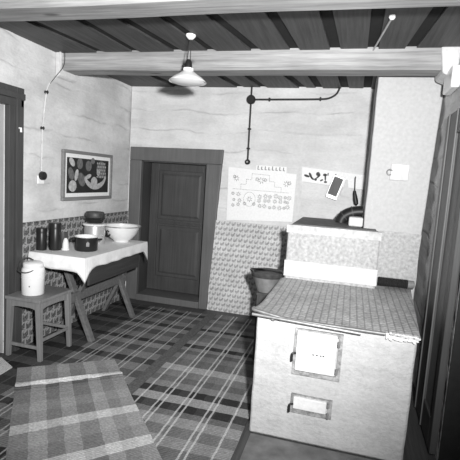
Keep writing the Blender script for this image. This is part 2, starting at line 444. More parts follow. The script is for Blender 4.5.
# left door (only its jamb side shows)
d = thing('door_2', (0.0, -2.29, 0), None, None, kind='structure')
bm = BM()
for k, (y0, y1, t) in enumerate(((-1.74, -1.70, 0.024), (-1.785, -1.74, 0.036), (-1.845, -1.785, 0.022))):
    box(bm, -0.02, t, y0, y1, 0, 2.02); box(bm, -0.02, t, -2.29-(y1+2.29), -2.29-(y0+2.29), 0, 2.02)
for k, (z0, z1, t) in enumerate(((1.985, 2.025, 0.026), (1.94, 1.985, 0.038), (1.885, 1.94, 0.024))):
    box(bm, -0.02, t, -2.88, -1.70, z0, z1)
obj('door_casing', bm, M['casing_dark'], d, bevel=0.004)
bm = BM(); box(bm, -0.08, -0.04, -2.76, -1.82, 0.01, 1.90); obj('door_leaf', bm, M['grey_door'], d)
bm = BM(); tube(bm, [(0.03, -1.762, 1.73), (0.05, -1.762, 1.73), (0.052, -1.762, 1.70)], 0.008); obj('hook', bm, M['porcelain'], d, smooth=True)

# right door: a leaf folded flat against the wall beside its dark opening
d = thing('door_3', (WX, -1.7, 0), None, None, kind='structure')
bm = BM()
box(bm, 2.995, 3.032, -1.74, -1.43, 0.03, 1.94); box(bm, 2.995, 3.032, -2.06, -1.99, 0.03, 1.94)
box(bm, 2.995, 3.032, -1.99, -1.74, 1.80, 1.94); box(bm, 2.995, 3.032, -1.99, -1.74, 0.03, 0.2)
obj('door_leaf', bm, M['casing_dark'], d, bevel=0.006)
bm = BM(); box(bm, 3.008, 3.03, -1.995, -1.735, 0.19, 1.81); obj('door_panel', bm, M['side_panel'], d, bevel=0.004)
bm = BM(); box(bm, 2.988, 2.997, -1.755, -1.74, 0.03, 1.94); box(bm, 2.988, 2.997, -1.53, -1.515, 0.03, 1.94); obj('bead', bm, M['casing'], d, bevel=0.003)
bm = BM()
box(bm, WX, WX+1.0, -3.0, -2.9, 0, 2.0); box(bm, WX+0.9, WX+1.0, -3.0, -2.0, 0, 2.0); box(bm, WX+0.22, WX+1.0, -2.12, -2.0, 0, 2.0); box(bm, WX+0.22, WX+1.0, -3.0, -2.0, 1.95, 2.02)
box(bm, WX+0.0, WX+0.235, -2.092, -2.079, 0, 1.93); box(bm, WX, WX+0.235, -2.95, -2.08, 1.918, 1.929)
obj('unlit_recess', bm, M['black'], d)  # darkness of the unlit doorway put into the black of jamb and recess

# ---------------------------------------------------------------- stove, chimney
sx0, sx1, sy0 = 2.005, 2.852, -2.17
st = thing('masonry_stove', (2.43, -1.6, 0), 'whitewashed brick kitchen stove with iron doors and a raised back oven', 'stove')
bm = BM()
def lumpy(bm, x0, x1, y0, y1, z0, z1, n=0.06, amp=0.005, sd=0):
    tmp = bmesh.new(); box(tmp, x0, x1, y0, y1, z0, z1)
    cuts = max(2, int(max(x1-x0, z1-z0)/n))
    bmesh.ops.subdivide_edges(tmp, edges=tmp.edges[:], cuts=cuts, use_grid_fill=True)
    for v in tmp.verts:
        if v.co.z > z0+0.001:
            q = v.co*7 + Vector((sd, sd, sd)); v.co += Vector((noise.noise(q), noise.noise(q+Vector((9, 0, 0))), noise.noise(q+Vector((0, 9, 0)))*0.6))*amp
    me = bpy.data.meshes.new('tmp'); tmp.to_mesh(me); tmp.free(); bm.from_mesh(me); bpy.data.meshes.remove(me)
lumpy(bm, sx0, sx1, sy0, -0.955, 0.0, 0.70)
[setattr(v.co, 'x', v.co.x + 0.09*max(0, (v.co.x-2.4)/0.45)*(v.co.y-sy0)/1.2) for v in bm.verts]
obj('stove_body', bm, M['stove_white'], st, bevel=0.012, smooth=True)
bm = BM(); box(bm, sx0+0.005, 2.55, -0.96, -0.32, 0.0, 0.70); obj('stove_back', bm, M['stove_white'], st)
bm = BM(); hexa(bm, [(2.005, -1.16, .70), (2.688, -1.16, .70), (2.688, -0.955, .70), (2.005, -0.955, .70)], [(2.005, -1.16, 1.13), (2.688, -1.16, 1.13), (2.688, -0.955, 1.13), (2.005, -0.955, 1.13)]); lumpy(bm, 2.005, 2.555, -0.957, -0.31, 0.70, 1.13, 0.06, 0.003, 3); obj('oven_block', bm, M['stove_rough'], st, bevel=0.015, smooth=True)
bm = BM(); lumpy(bm, 1.998, 2.694, -1.168, -1.12, 1.075, 1.137, 0.03, 0.008, 5); obj('top_edge', bm, M['edge_wash'], st, bevel=0.01, smooth=True)
bm = BM(); lumpy(bm, 1.998, 2.694, -1.168, -1.12, 0.735, 0.86, 0.05, 0.006, 8)
obj('limewash_band', bm, M['stove_bright'], st, bevel=0.008, smooth=True)
bm = BM(); box(bm, 2.03, 2.66, -1.11, -0.957, 1.128, 1.142); box(bm, 2.03, 2.55, -0.957, -0.33, 1.128, 1.142); obj('block_top', bm, M['block_top'], st)

def iron_door(name, x0, x1, z0, z1, label):
    y = sy0
    bm = BM()
    fw = 0.022
    box(bm, x0, x1, y-0.016, y+0.02, z0, z0+fw); box(bm, x0, x1, y-0.016, y+0.02, z1-fw, z1)
    box(bm, x0, x0+fw, y-0.016, y+0.02, z0+fw, z1-fw); box(bm, x1-fw, x1, y-0.016, y+0.02, z0+fw, z1-fw)
    fr = obj(name, bm, M['door_frame'], st, label=label)
    bm = BM(); box(bm, x0+0.014, x1-0.03, y-0.034, y-0.010, z0+0.03, z1-0.006); obj('door_plate', bm, M['stove_bright'], fr, bevel=0.006)
    for zz in (z0+(z1-z0)*0.22, z0+(z1-z0)*0.8):
        bm = BM(); tube(bm, [(x1-0.02, y-0.028, zz-0.015), (x1-0.02, y-0.028, zz+0.015)], 0.007); obj('hinge', bm, M['steel'], fr, smooth=True)
    bm = BM(); zc = z0+(z1-z0)*0.45
    tube(bm, spline([(x0+0.016, y-0.036, zc+0.012), (x0+0.002, y-0.042, zc+0.012), (x0-0.004, y-0.044, zc), (x0-0.004, y-0.042, zc-0.035)]), 0.006)
    obj('latch', bm, M['black'], fr, smooth=True, label='black iron door latch')
    return fr
fd = iron_door('oven_door', 2.226, 2.485, 0.405, 0.668, 'large whitewashed oven door')
ad = iron_door('ash_door', 2.234, 2.46, 0.182, 0.288, 'small whitewashed ash door')
bm = BM()
for x in (2.33, 2.35, 2.37, 2.385): box(bm, x, x+0.010, sy0-0.0365, sy0-0.03, 0.537, 0.543)
obj('vent_slot', bm, M['iron'], fd)
bm = BM(); tube(bm, [(1.985, -2.216, 0.722), (2.57, -2.216, 0.700)], 0.009)
for x in (2.10, 2.46): tube(bm, [(x, -2.216, 0.709), (x, -2.16, 0.684)], 0.006)
obj('towel_rail', bm, M['rail'], st, smooth=True, label='thin steel towel rail')

# oilcloth covering the cooking plate
bm = BM()
NXc, NYc = 48, 40; g = {}
X0, X1, Y0, Y1 = 1.985, 2.862, -2.185, -0.96
for i in range(NXc+1):
    for j in range(NYc+1):
        x = X0+(X1-X0)*i/NXc; y = Y0+(Y1-Y0)*j/NYc
        z = 0.715 + 0.004*noise.noise((x*6, y*6, 2))
        e = max(0, 0.035-(y-Y0))/0.035
        kx_ = max(0, 1-(x-X0)/0.26); ky_ = max(0, 1-(y-Y0)/0.30); z += 0.032*kx_**1.5*ky_**1.5
        x += 0.095*(x-X0)/(X1-X0)*(y-Y0)/(Y1-Y0)
        if x > 2.6: z += 0.008*noise.noise((x*40, y*30, 7))*e
        if x > 2.70: y -= 0.02*e
        g[i, j] = bm.verts.new((x, y, z))
for i in range(NXc):
    for j in range(NYc):
        x = X0+(X1-X0)*(i+.5)/NXc; y = Y0+(Y1-Y0)*(j+.5)/NYc
        if 1.99 < x < 2.70 and y > -1.15 and x > 2.0: continue
        if x < 2.0 and y > -1.15: continue
        bm.faces.new((g[i, j], g[i+1, j], g[i+1, j+1], g[i, j+1]))
for v in [v for v in bm.verts if not v.link_faces]: bm.verts.remove(v)
geo = bmesh.ops.extrude_face_region(bm, geom=list(bm.faces))
for v in [e for e in geo['geom'] if isinstance(e, bmesh.types.BMVert)]: v.co.z -= 0.008
cv = obj('stove_cover', bm, M['oilcloth'], smooth=True, label='checked grey oilcloth spread over the top of the stove', cat='oilcloth', loc=(2.43, -1.6, 0.7015))
bm = BM(); tube(bm, spline([(1.983, -2.17, 0.744), (1.988, -2.192, 0.742), (2.05, -2.194, 0.732), (2.115, -2.194, 0.722), (2.18, -2.193, 0.714), (2.4, -2.192, 0.711), (2.69, -2.192, 0.711)]), 0.0105, 10)
obj('rolled_edge', bm, M['rail'], cv, smooth=True)
bm = BM()
for i in range(22):
    x = 2.70+0.152*i/21; lumpy(bm, x-0.003-0.004*random.random(), x+0.003+0.006*random.random(), -2.197-0.005*random.random(), -2.17-0.02*random.random(), 0.692-0.012*random.random(), 0.716+0.008*random.random(), 0.008, 0.006, i)
obj('chipped_edge', bm, M['stove_bright'], cv, label='white chipped front edge')

# chimney
ch = thing('chimney', (2.8, -0.62, 0.0), 'tall whitewashed chimney breast standing behind the stove', 'chimney')
bm = BM(); lumpy(bm, 2.568, 3.035, -0.941, -0.29, 0.0, 2.398, 0.08, 0.004, 11)
for v in bm.verts: v.co.x += (v.co.x-2.568)/0.467*(-0.04 if v.co.z < 1.1 else -0.04+0.043*(v.co.z-1.1)/1.2)
o = obj('chimney_body', bm, M['chimney'], ch, bevel=0.008, smooth=True)
bm = BM(); lumpy(bm, 2.69, 2.992, -0.952, -0.93, 0.72, 1.13, 0.03, 0.006, 21); obj('rough_patch', bm, M['stove_rough'], ch, smooth=True, label='rough rendered lower part')
bm = BM(); lumpy(bm, 2.722, 2.858, -0.965, -0.935, 1.527, 1.652, 0.04, 0.006, 31); cd = obj('cleaning_door', bm, M['stove_bright'], ch, bevel=0.006, smooth=True, label='white soot door')
bm = BM(); tube(bm, spline([(2.735, -0.966, 1.60), (2.71, -0.972, 1.605), (2.698, -0.965, 1.585), (2.712, -0.96, 1.565), (2.73, -0.966, 1.57)]), 0.005); obj('latch', bm, M['steel'], cd, smooth=True)
# ledge brick and stove pipe
bm = BM(); lumpy(bm, 2.452, 2.562, -0.90, -0.76, 1.1425, 1.215, 0.03, 0.006, 41); obj('brick', bm, M['stove_bright'], bevel=0.01, smooth=True, label='small whitewashed brick on the stove block against the chimney', cat='brick')
bm = BM(); A = []
for k in range(13):
    a = math.pi*0.5*k/12; A.append((2.560-0.175*math.cos(a), -0.60, 1.1425+0.105*math.sin(a)))
tube(bm, A, 0.052, 16); pp = obj('stove_pipe', bm, M['black'], smooth=True, label='black curved stove pipe running from the block into the chimney', cat='stove pipe', loc=(2.385, -0.60, 1.1425))
bm = BM()
for k in (4, 8):
    p, q = Vector(A[k]), Vector(A[k+1]); tube(bm, [p, p+(q-p)*0.5], 0.056, 16)
obj('pipe_seam', bm, M['iron'], pp, smooth=True)

# brush behind the stove top
br = thing('stove_brush', (2.82, -1.03, 0.72), 'black bristle brush lying at the foot of the chimney', 'brush')
bm = BM(); pts = [(2.71+0.215*k/30, -1.035, 0.7525) for k in range(31)]
tube(bm, pts, 0.03, 20, [0.030+0.006*(k % 2) for k in range(31)]); obj('bristles', bm, M['brush'], br, smooth=True)
bm = BM(); lathe(bm, [(0, 0), (0.028, 0), (0.032, 0.01), (0.030, 0.045), (0.018, 0.05), (0.016, 0.044), (0, 0.042)], (2.922, -1.035, 0.752), 20, 'X'); obj('brush_end', bm, M['frame'], br, smooth=True)

# coal scuttle and wood box left of the stove
wb = thing('wood_box', (1.89, -0.92, 0.0105), 'dark wooden box in the gap between the stove and papered wall', 'box')
bm = BM()
for x0, x1, y0, y1 in ((1.80, 1.82, -1.17, -0.66), (1.975, 1.995, -1.17, -0.66), (1.82, 1.975, -1.17, -1.15), (1.82, 1.975, -0.68, -0.66)): box(bm, x0, x1, y0, y1, 0.0105, 0.55)
obj('box_sides', bm, M['casing_dark'], wb, bevel=0.003)
bm = BM(); box(bm, 1.795, 1.998, -1.175, -0.655, 0.55, 0.57); obj('box_lid', bm, M['iron'], wb, bevel=0.003)
sc = thing('coal_scuttle', (1.86, -1.08, 0.571), 'pale metal bucket with a dark rim left of the stove', 'bucket')
bm = BM(); lathe(bm, [(0, 0.0), (0.075, 0.0), (0.128, 0.15), (0.122, 0.152), (0.07, 0.008), (0, 0.008)], (1.86, -1.08, 0.571), 32); obj('bucket_body', bm, M['bucket'], sc, smooth=True)
bm = BM(); lathe(bm, [(0.122, 0.125), (0.131, 0.125), (0.137, 0.155), (0.13, 0.165), (0.117, 0.16)], (1.86, -1.08, 0.571), 32, closed=True); obj('bucket_rim', bm, M['iron'], sc, smooth=True, label='dark bucket rim')
bm = BM(); lathe(bm, [(0, 0.14), (0.119, 0.14), (0.119, 0.146), (0, 0.150)], (1.86, -1.08, 0.571), 32); obj('coal', bm, M['black'], sc)
bm = BM(); tube(bm, spline([(1.735, -1.13, 0.73), (1.735, -1.16, 0.752), (1.78, -1.17, 0.765), (1.85, -1.16, 0.768), (1.95, -1.13, 0.748), (1.985, -1.1, 0.735)]), 0.005); obj('bail', bm, M['black'], sc, smooth=True)

bm = BM(); hexa(bm, [(2.02, -2.60, 0.001), (2.95, -2.65, 0.001), (2.95, -2.185, 0.001), (2.02, -2.185, 0.001)], [(2.02, -2.60, 0.004), (2.95, -2.65, 0.004), (2.95, -2.185, 0.004), (2.02, -2.185, 0.004)])
obj('hearth_plate', bm, M['sheet'], label='dark sheet metal hearth plate on the floor before the stove', cat='hearth plate')

# ---------------------------------------------------------------- rugs
def rug(name, quad, L, W, mat, label, ridge=None, z=0.001, fold_at=None):
    """quad: near-left, near-right, far-right, far-left corners on the floor; weave laid along it"""
    nx, ny = max(8, int(W/0.035)), max(8, int(L/0.035)); bm = BM(); g = {}; uvl = bm.loops.layers.uv.new('weave'); uv = {}
    q = [Vector((a, b, 0)) for a, b in quad]
    for i in range(nx+1):
        for j in range(ny+1):
            u, v = i/nx, j/ny; x, y = W*u, L*v
            h = 0.005 + 0.002*(1+noise.noise((x*4+quad[0][0]*9, y*4, 3)))
            if ridge:
                yr, hr, wr = ridge; h += hr*math.exp(-((y-yr-0.01*math.sin(x*5))/wr)**2)
            p = q[0].lerp(q[1], u).lerp(q[3].lerp(q[2], u), v)
            if i in (0, nx): p += Vector((0.006*noise.noise((y*5, quad[0][0], 1)), 0, 0))
            g[i, j] = bm.verts.new((p.x, p.y, z+h)); uv[g[i, j]] = (x, y)
    for i in range(nx):
        for j in range(ny):
            f = bm.faces.new((g[i, j], g[i+1, j], g[i+1, j+1], g[i, j+1]))
            for l in f.loops: l[uvl].uv = uv[l.vert]
    geo = bmesh.ops.extrude_face_region(bm, geom=list(bm.faces))
    for v in [e for e in geo['geom'] if isinstance(e, bmesh.types.BMVert)]: v.co.z = z
    cen = (q[0]+q[1]+q[2]+q[3])/4
    return obj(name, bm, mat, smooth=True, loc=(cen.x, cen.y, z), label=label, cat='rug')

# runner in front of the stove; local y = world y + 3.3
o3 = 3.3
weftB = [(0, .10), (.30, .16), (.42, .05), (.50, .2), (.62, .10), (.80, .2), (.90, .12), (1.0, .22), (1.10, .10), (1.165, .006), (1.255, .24), (1.345, .006), (1.435, .16),
         (1.52, .09), (1.60, .14), (1.70, .27), (1.80, .09), (1.92, .13), (2.03, .07), (2.10, .15), (2.165, .006), (2.235, .17), (2.32, .10), (2.42, .08), (2.50, .15), (2.585, .006), (2.65, .14), (2.75, .08), (2.85, .13), (2.95, .06), (3.02, .12)]
warpB = [(0, .10), (.10, .18), (.19, .09), (.28, .14), (.36, .07), (.46, .14), (.58, .08), (.68, .15)]
mB = plaid('rug_plaid_dark', 3.15, 0.82, weftB, warpB, (.06, .19, .225, .35, .385, .53, .565, .70), mixf=0.75, line_v=0.46, lw=0.006, gain=1.4)
rug('runner_rug', [(1.185, -o3), (1.975, -o3), (1.975, -0.15), (1.185, -0.15)], 3.15, 0.79, mB, 'dark striped plaid runner with black bars beside the stove')
weftA = [(0, .14), (.2, .05), (.3, .17), (.42, .012), (.5, .2), (.62, .05), (.72, .15), (.85, .02), (.93, .19), (1.05, .07), (1.16, .15), (1.26, .03), (1.36, .2), (1.47, .07), (1.58, .16), (1.70, .025),
         (1.80, .17), (1.92, .07), (2.03, .2), (2.12, .02), (2.2, .15), (2.32, .07), (2.44, .2), (2.54, .025), (2.62, .15), (2.73, .07), (2.86, .18), (2.94, .02), (3.02, .12)]
warpA = [(0, .09), (.11, .05), (.22, .15), (.34, .06), (.46, .16), (.58, .08)]
mA = plaid('rug_plaid_mid', 3.1, 0.80, weftA, warpA, (.05, .14, .175, .29, .325, .44, .48, .60), mixf=0.68, line_v=0.4, lw=0.006)
rug('runner_rug', [(0.43, -o3), (1.10, -o3), (1.10, -0.2), (0.43, -0.2)], 3.1, 0.67, mA, 'striped plaid runner on the floor between table and back door')
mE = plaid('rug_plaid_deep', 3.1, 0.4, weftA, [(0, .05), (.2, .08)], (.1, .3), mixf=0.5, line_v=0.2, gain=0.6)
rug('runner_rug', [(0.02, -o3), (0.425, -o3), (0.425, -0.2), (0.02, -0.2)], 3.1, 0.405, mE, 'darkest plaid runner lying under the table and stool along the wall')
# plain selvedge strip of matting between the runners
bm = BM(); box(bm, 1.105, 1.186, -3.3, -0.16, 0.0105, 0.015); obj('floor_strip', bm, M['strip'], bevel=0.002, label='plain dark strip of matting between the two plaid runners', cat='matting')
# foreground rug, lying askew
ang = math.atan2(0.566, 0.467)
weftC_fold_shade = [(0, .2), (.15, .4), (.25, .14), (.55, .46), (.65, .15), (.78, .2), (.93, .46), (1.02, .15), (1.14, .20), (1.26, .14), (1.405, .10), (1.435, .03), (1.47, .58), (1.56, .16), (1.66, .2)]  # woven bands; the darkest, before the fold, paints in the ridge's shadow
warpC = [(0, .16), (.10, .38), (.20, .15), (.29, .34), (.38, .14), (.49, .36), (.58, .2), (.66, .3)]
LC = 1.80
mC = plaid('rug_plaid_pale', LC, 0.75, weftC_fold_shade, warpC, (), mixf=0.62, gain=1.4)
rug('rag_rug', [(1.39, -3.455), (1.885, -2.88), (0.81, -1.62), (0.27, -2.03)], LC, 0.75, mC, 'pale checked rag rug lying askew across the foreground', ridge=(1.50, 0.024, 0.03), z=0.0105)
mD = plaid('mat_pale', 0.75, 0.24, [(0, .4), (.4, .5)], [(0, .4), (.12, .46)], (), mixf=0.5)
rug('door_mat', [(0.03, -2.72), (0.265, -2.66), (0.225, -2.03), (0.03, -1.925)], 0.75, 0.24, mD, 'pale small mat by the left doorway beside the stool', z=0.0105)

# ---------------------------------------------------------------- table, cloth and what stands on it
tx0, tx1, ty0, ty1, tz = 0.035, 0.543, -1.643, -0.58, 0.779
tb = thing('trestle_table', (0.29, -1.1, 0), 'dark wooden trestle table with crossed legs against the left wall', 'table')
bm = BM(); box(bm, tx0+0.008, tx1-0.008, ty0+0.008, ty1-0.008, 0.745, tz-0.004); obj('tabletop', bm, M['table_wood'], tb, bevel=0.004)
for y in (-1.36, -0.57-0.06):
    bm = BM(); bar(bm, (0.440, y, 0.0105), (0.12, y, 0.745), 0.06, 0.04, (0, 1, 0)); 
    for v in bm.verts:
        if v.co.z < 0.05: v.co.z = 0.0105
        if v.co.z > 0.7: v.co.z = 0.745
    obj('leg', bm, M['table_wood'], tb, bevel=0.004)
    bm = BM(); bar(bm, (0.08, y+0.062, 0.0105), (0.445, y+0.062, 0.745), 0.06, 0.04, (0, 1, 0))
    for v in bm.verts: v.co.z = 0.0105 if v.co.z < 0.05 else 0.745
    obj('leg', bm, M['table_wood'], tb, bevel=0.004)
bm = BM(); box(bm, 0.255, 0.295, -1.45, -0.52, 0.34, 0.42); obj('stretcher', bm, M['table_wood'], tb, bevel=0.004)
bm = BM(); box(bm, 0.47, 0.49, -1.50, -0.64, 0.53, 0.745); box(bm, 0.08, 0.105, -1.52, -0.62, 0.68, 0.745); obj('apron', bm, M['apron_shade'], tb, bevel=0.003)

# cloth: flat top, rippled overhang, pointed corners
bm = BM(); per = []; R = 0.012
cx = [(tx0, ty0, 'c'), (tx1, ty0, 'c'), (tx1, ty1, 'c'), (tx0, ty1, 'c')]
for k in range(4):
    a, b = cx[k], cx[(k+1) % 4]; n = 28 if k % 2 else 16
    for i in range(n):
        t = i/n; per.append((a[0]+(b[0]-a[0])*t, a[1]+(b[1]-a[1])*t, k, t))
def outn(p):
    x, y, k, t = p
    n = [Vector((0, -1, 0)), Vector((1, 0, 0)), Vector((0, 1, 0)), Vector((-1, 0, 0))]
    return (n[k]+n[(k-1) % 4]).normalized() if t == 0 else n[k]
rings = []
top = tz+0.004
for s in range(7):
    ring = []
    for q, p in enumerate(per):
        x, y, k, t = p; nrm = outn(p)
        dc = min(math.hypot(x-c[0], y-c[1]) for c in cx[1:3])
        drop = 0.085 + 0.115*math.exp(-(dc/0.032)**1.4) + 0.012*noise.noise((x*6, y*6, 0)) + (0.02 if k == 0 else 0.0)
        if k == 3: drop = 0.02
        f = s/6
        off = 0.0 if k == 3 else (0.003 + 0.007*f + 0.005*f*math.sin(q*1.15+1.2*noise.noise((q*0.4, 0, 0))))
        if s == 0: ring.append(bm.verts.new((x, y, top)))
        else: ring.append(bm.verts.new((x+nrm.x*off, y+nrm.y*off, top-0.004-drop*f)))
    rings.append(ring)
bm.faces.new(rings[0])
for A, B in zip(rings, rings[1:]):
    for q in range(len(A)): bm.faces.new((A[q], A[(q+1) % len(A)], B[(q+1) % len(A)], B[q]))
o = obj('tablecloth', bm, M['tablecloth'], smooth=True, label='white fringed cloth draped over the trestle table', cat='tablecloth', loc=(0.29, -1.1, top-0.003))
sm = o.modifiers.new('solid', 'SOLIDIFY'); sm.thickness = 0.003; sm.offset = -1
zt = top+0.0005

def canister(x, y, r, h, label, grp):
    t = thing('canister', (x, y, zt), label, 'canister', grp)
    bm = BM(); lathe(bm, [(0, 0), (r*0.97, 0), (r, 0.006), (r, h*0.80), (r*0.96, h*0.82), (0, h*0.82)], (x, y, zt), 28); obj('can_body', bm, M['enamel_dark'], t, smooth=True)
    bm = BM(); lathe(bm, [(r*1.03, h*0.78), (r*1.03, h*0.97), (r*0.97, h), (0, h), (0, h*0.822), (r*0.97, h*0.822)], (x, y, zt), 28); obj('lid', bm, M['enamel_dark'], t, smooth=True)
canister(0.060, -1.530, 0.040, 0.18, 'shorter black canister nearest the doorway on the table', 'black canisters on the table')
canister(0.140, -1.465, 0.046, 0.225, 'taller black canister beside the dark mug on the table', 'black canisters on the table')

mg = thing('mug', (0.115, -1.33, zt), 'dark glazed mug beside the black canisters', 'mug')
bm = BM(); lathe(bm, [(0, 0), (0.038, 0), (0.041, 0.01), (0.042, 0.125), (0.038, 0.127), (0.036, 0.012), (0, 0.012)], (0.115, -1.33, zt), 28); obj('mug_body', bm, M['mug'], mg, smooth=True)
bm = BM(); tube(bm, spline([(0.075, -1.345, zt+0.10), (0.055, -1.352, zt+0.10), (0.048, -1.355, zt+0.065), (0.058, -1.352, zt+0.03), (0.076, -1.345, zt+0.025)]), 0.006); obj('handle', bm, M['mug'], mg, smooth=True)

bm = BM(); lathe(bm, [(0, 0), (0.032, 0), (0.034, 0.008), (0.027, 0.016), (0.026, 0.05), (0.020, 0.08), (0.010, 0.098), (0, 0.10)], (0.208, -1.42, zt), 24)
obj('salt_cellar', bm, M['enamel_pale'], smooth=True, label='small pale rounded salt cellar between mug and saucepan', cat='salt cellar')

def pot(x, y): 
    t = thing('saucepan', (x, y, zt), 'dark enamel saucepan with a white inside near the table edge', 'saucepan')
    r, h = 0.092, 0.118
    bm = BM(); lathe(bm, [(0, 0), (r*0.94, 0), (r, 0.008), (r, h), (r-0.003, h)], (x, y, zt), 40)
    lathe(bm, [(r-0.003, h), (r-0.004, h)], (x, y, zt), 40); obj('pan_body', bm, M['enamel_dark'], t, smooth=True)
    bm = BM(); lathe(bm, [(r-0.0035, h-0.001), (r-0.005, 0.09), (r-0.006, 0.085), (0, 0.085)], (x, y, zt), 40); obj('inner_enamel', bm, M['enamel_white'], t, smooth=True, label='white enamel inside')
    bm = BM(); lathe(bm, [(r-0.004, h-0.003), (r+0.005, h-0.002), (r+0.006, h+0.003), (r-0.004, h+0.003)], (x, y, zt), 40, closed=True); obj('rim', bm, M['enamel_pale'], t, smooth=True)
    for a in (3.6, 0.45):
        ca, sa = math.cos(a), math.sin(a); bm = BM()
        tube(bm, spline([(x+ca*(r-0.002)-sa*w, y+sa*(r-0.002)+ca*w, zt+h-0.025) if k in (0, 3) else (x+ca*(r+0.028)-sa*w, y+sa*(r+0.028)+ca*w, zt+h-0.022) for k, w in ((0, -0.03), (1, -0.024), (2, 0.024), (3, 0.03))]), 0.005)
        obj('handle', bm, M['enamel_dark'], t, smooth=True)
    bm = BM(); a = -0.98
    for k in range(5):
        aa = a+0.05*k; bar(bm, (x+math.cos(aa)*(r+0.001), y+math.sin(aa)*(r+0.001), zt+0.045), (x+math.cos(aa)*(r+0.001), y+math.sin(aa)*(r+0.001), zt+0.085-0.004*abs(k-2)), 0.006, 0.002, (-math.sin(aa), math.cos(aa), 0))
    obj('painted_glint', bm, M['frame'], t)  # light glints on the pan side, put in as paler slivers
pot(0.349, -1.335)

kx, ky = 0.203, -0.988
kt = thing('cooking_pot', (kx, ky, zt), 'bright metal cooking pot behind the saucepan with dark pan on top', 'pot')
bm = BM(); lathe(bm, [(0, 0), (0.082, 0), (0.09, 0.01), (0.094, 0.10), (0.09, 0.165), (0.086, 0.165), (0.086, 0.02), (0, 0.02)], (kx, ky, zt), 36); obj('pot_body', bm, M['aluminium'], kt, smooth=True)
bm = BM(); lathe(bm, [(0, 0.16), (0.085, 0.166), (0.106, 0.170), (0.108, 0.178), (0.10, 0.186), (0, 0.194)], (kx, ky, zt), 36); obj('lid', bm, M['enamel_white'], kt, smooth=True, label='wide white enamel lid')
bm = BM(); tube(bm, spline([(kx+0.092, ky-0.02, zt+0.14), (kx+0.118, ky-0.03, zt+0.135), (kx+0.12, ky-0.03, zt+0.09), (kx+0.094, ky-0.02, zt+0.08)]), 0.007); obj('handle', bm, M['aluminium'], kt, smooth=True)
fp = thing('frying_pan', (kx, ky, zt+0.1945), 'dark stacked pan resting on the white pot lid', 'pan')
bm = BM(); lathe(bm, [(0, 0), (0.07, 0), (0.09, 0.038), (0.098, 0.041), (0.09, 0.048), (0.07, 0.012), (0, 0.01)], (kx, ky, zt+0.1945), 36); obj('pan_body', bm, M['enamel_dark'], fp, smooth=True)
bm = BM(); lathe(bm, [(0, 0.011), (0.066, 0.013), (0.086, 0.05), (0.085, 0.085), (0.078, 0.098), (0, 0.102)], (kx, ky, zt+0.1945), 36); obj('pan_lid', bm, M['iron'], fp, smooth=True)

bx, by = 0.335, -0.725
bo = thing('enamel_bowl', (bx, by, zt), 'large white enamel wash bowl at the far end of the table', 'bowl')
bm = BM(); lathe(bm, [(0, 0), (0.072, 0), (0.075, 0.012), (0.105, 0.035), (0.145, 0.08), (0.165, 0.13), (0.168, 0.145), (0.184, 0.15), (0.183, 0.156), (0.164, 0.152), (0.160, 0.13), (0.14, 0.085), (0.10, 0.042), (0.07, 0.02), (0, 0.018)], (bx, by, zt), 48)
obj('bowl_body', bm, M['enamel_pale'], bo, smooth=True)
bm = BM(); lathe(bm, [(0.182, 0.1485), (0.187, 0.150), (0.187, 0.156), (0.181, 0.1575)], (bx, by, zt), 48, closed=True); obj('bowl_rim', bm, M['steel'], bo, smooth=True)
bm = BM(); a0 = -1.95
pts = []
for k in range(15):
    b = k/14*1.75*math.pi + 0.6; rr = 0.026
    zc = 0.088 + rr*math.sin(b); ra = 0.15 + (zc-0.08)*0.42; aa = a0 + rr*0.75*math.cos(b)/0.15
    pts.append((bx+math.cos(aa)*(ra+0.004), by+math.sin(aa)*(ra+0.004), zt+zc))
tube(bm, pts, 0.005); obj('ring_handle', bm, M['black'], bo, smooth=True, label='black ring handle')

# ---------------------------------------------------------------- stool and milk can
q0, q1, r0, r1, sq = 0.035, 0.335, -1.89, -1.50, 0.484
sl = thing('stool', (0.18, -1.7, 0), 'square grey painted wooden stool at the near end of the table', 'stool')
bm = BM(); box(bm, q0-0.005, q1+0.005, r0-0.005, r1+0.005, sq-0.024, sq); obj('seat', bm, M['stool_wood'], sl, bevel=0.005)
for x, y, fx, fy in ((q0+.025, r0+.025, 0.04, -1.862), (q1-.025, r0+.025, 0.327, -1.864), (q1-.025, r1-.025, 0.34, -1.530), (q0+.025, r1-.025, 0.04, -1.53)):
    bm = BM(); s0, s1 = 0.015, 0.021
    hexa(bm, [(fx+a*s0, fy+b*s0, 0.0105) for a, b in ((-1, -1), (1, -1), (1, 1), (-1, 1))], [(x+a*s1, y+b*s1, sq-0.024) for a, b in ((-1, -1), (1, -1), (1, 1), (-1, 1))]); obj('leg', bm, M['stool_wood'], sl, bevel=0.003)
def apron(p, q, side):
    bm = BM(); n = 10; P, Q = Vector(p), Vector(q)
    for k in range(n):
        a, b = P.lerp(Q, k/n), P.lerp(Q, (k+1)/n)
        da, db = [0.045+0.03*(2*t-1)**4 for t in (k/n, (k+1)/n)]
        s = Vector(side)*0.008
        hexa(bm, [a-s-Vector((0, 0, da)), b-s-Vector((0, 0, db)), b+s-Vector((0, 0, db)), a+s-Vector((0, 0, da))], [a-s, b-s, b+s, a+s])
    bmesh.ops.remove_doubles(bm, verts=bm.verts, dist=1e-5); obj('apron', bm, M['stool_wood'], sl)
ay0, ay1, ax0, ax1, az = r0+.02, r1-.02, q0+.02, q1-.02, sq-0.024
apron((ax0, ay0, az), (ax1, ay0, az), (0, 1, 0)); apron((ax0, ay1, az), (ax1, ay1, az), (0, 1, 0)); apron((ax0, ay0, az), (ax0, ay1, az), (1, 0, 0)); apron((ax1, ay0, az), (ax1, ay1, az), (1, 0, 0))
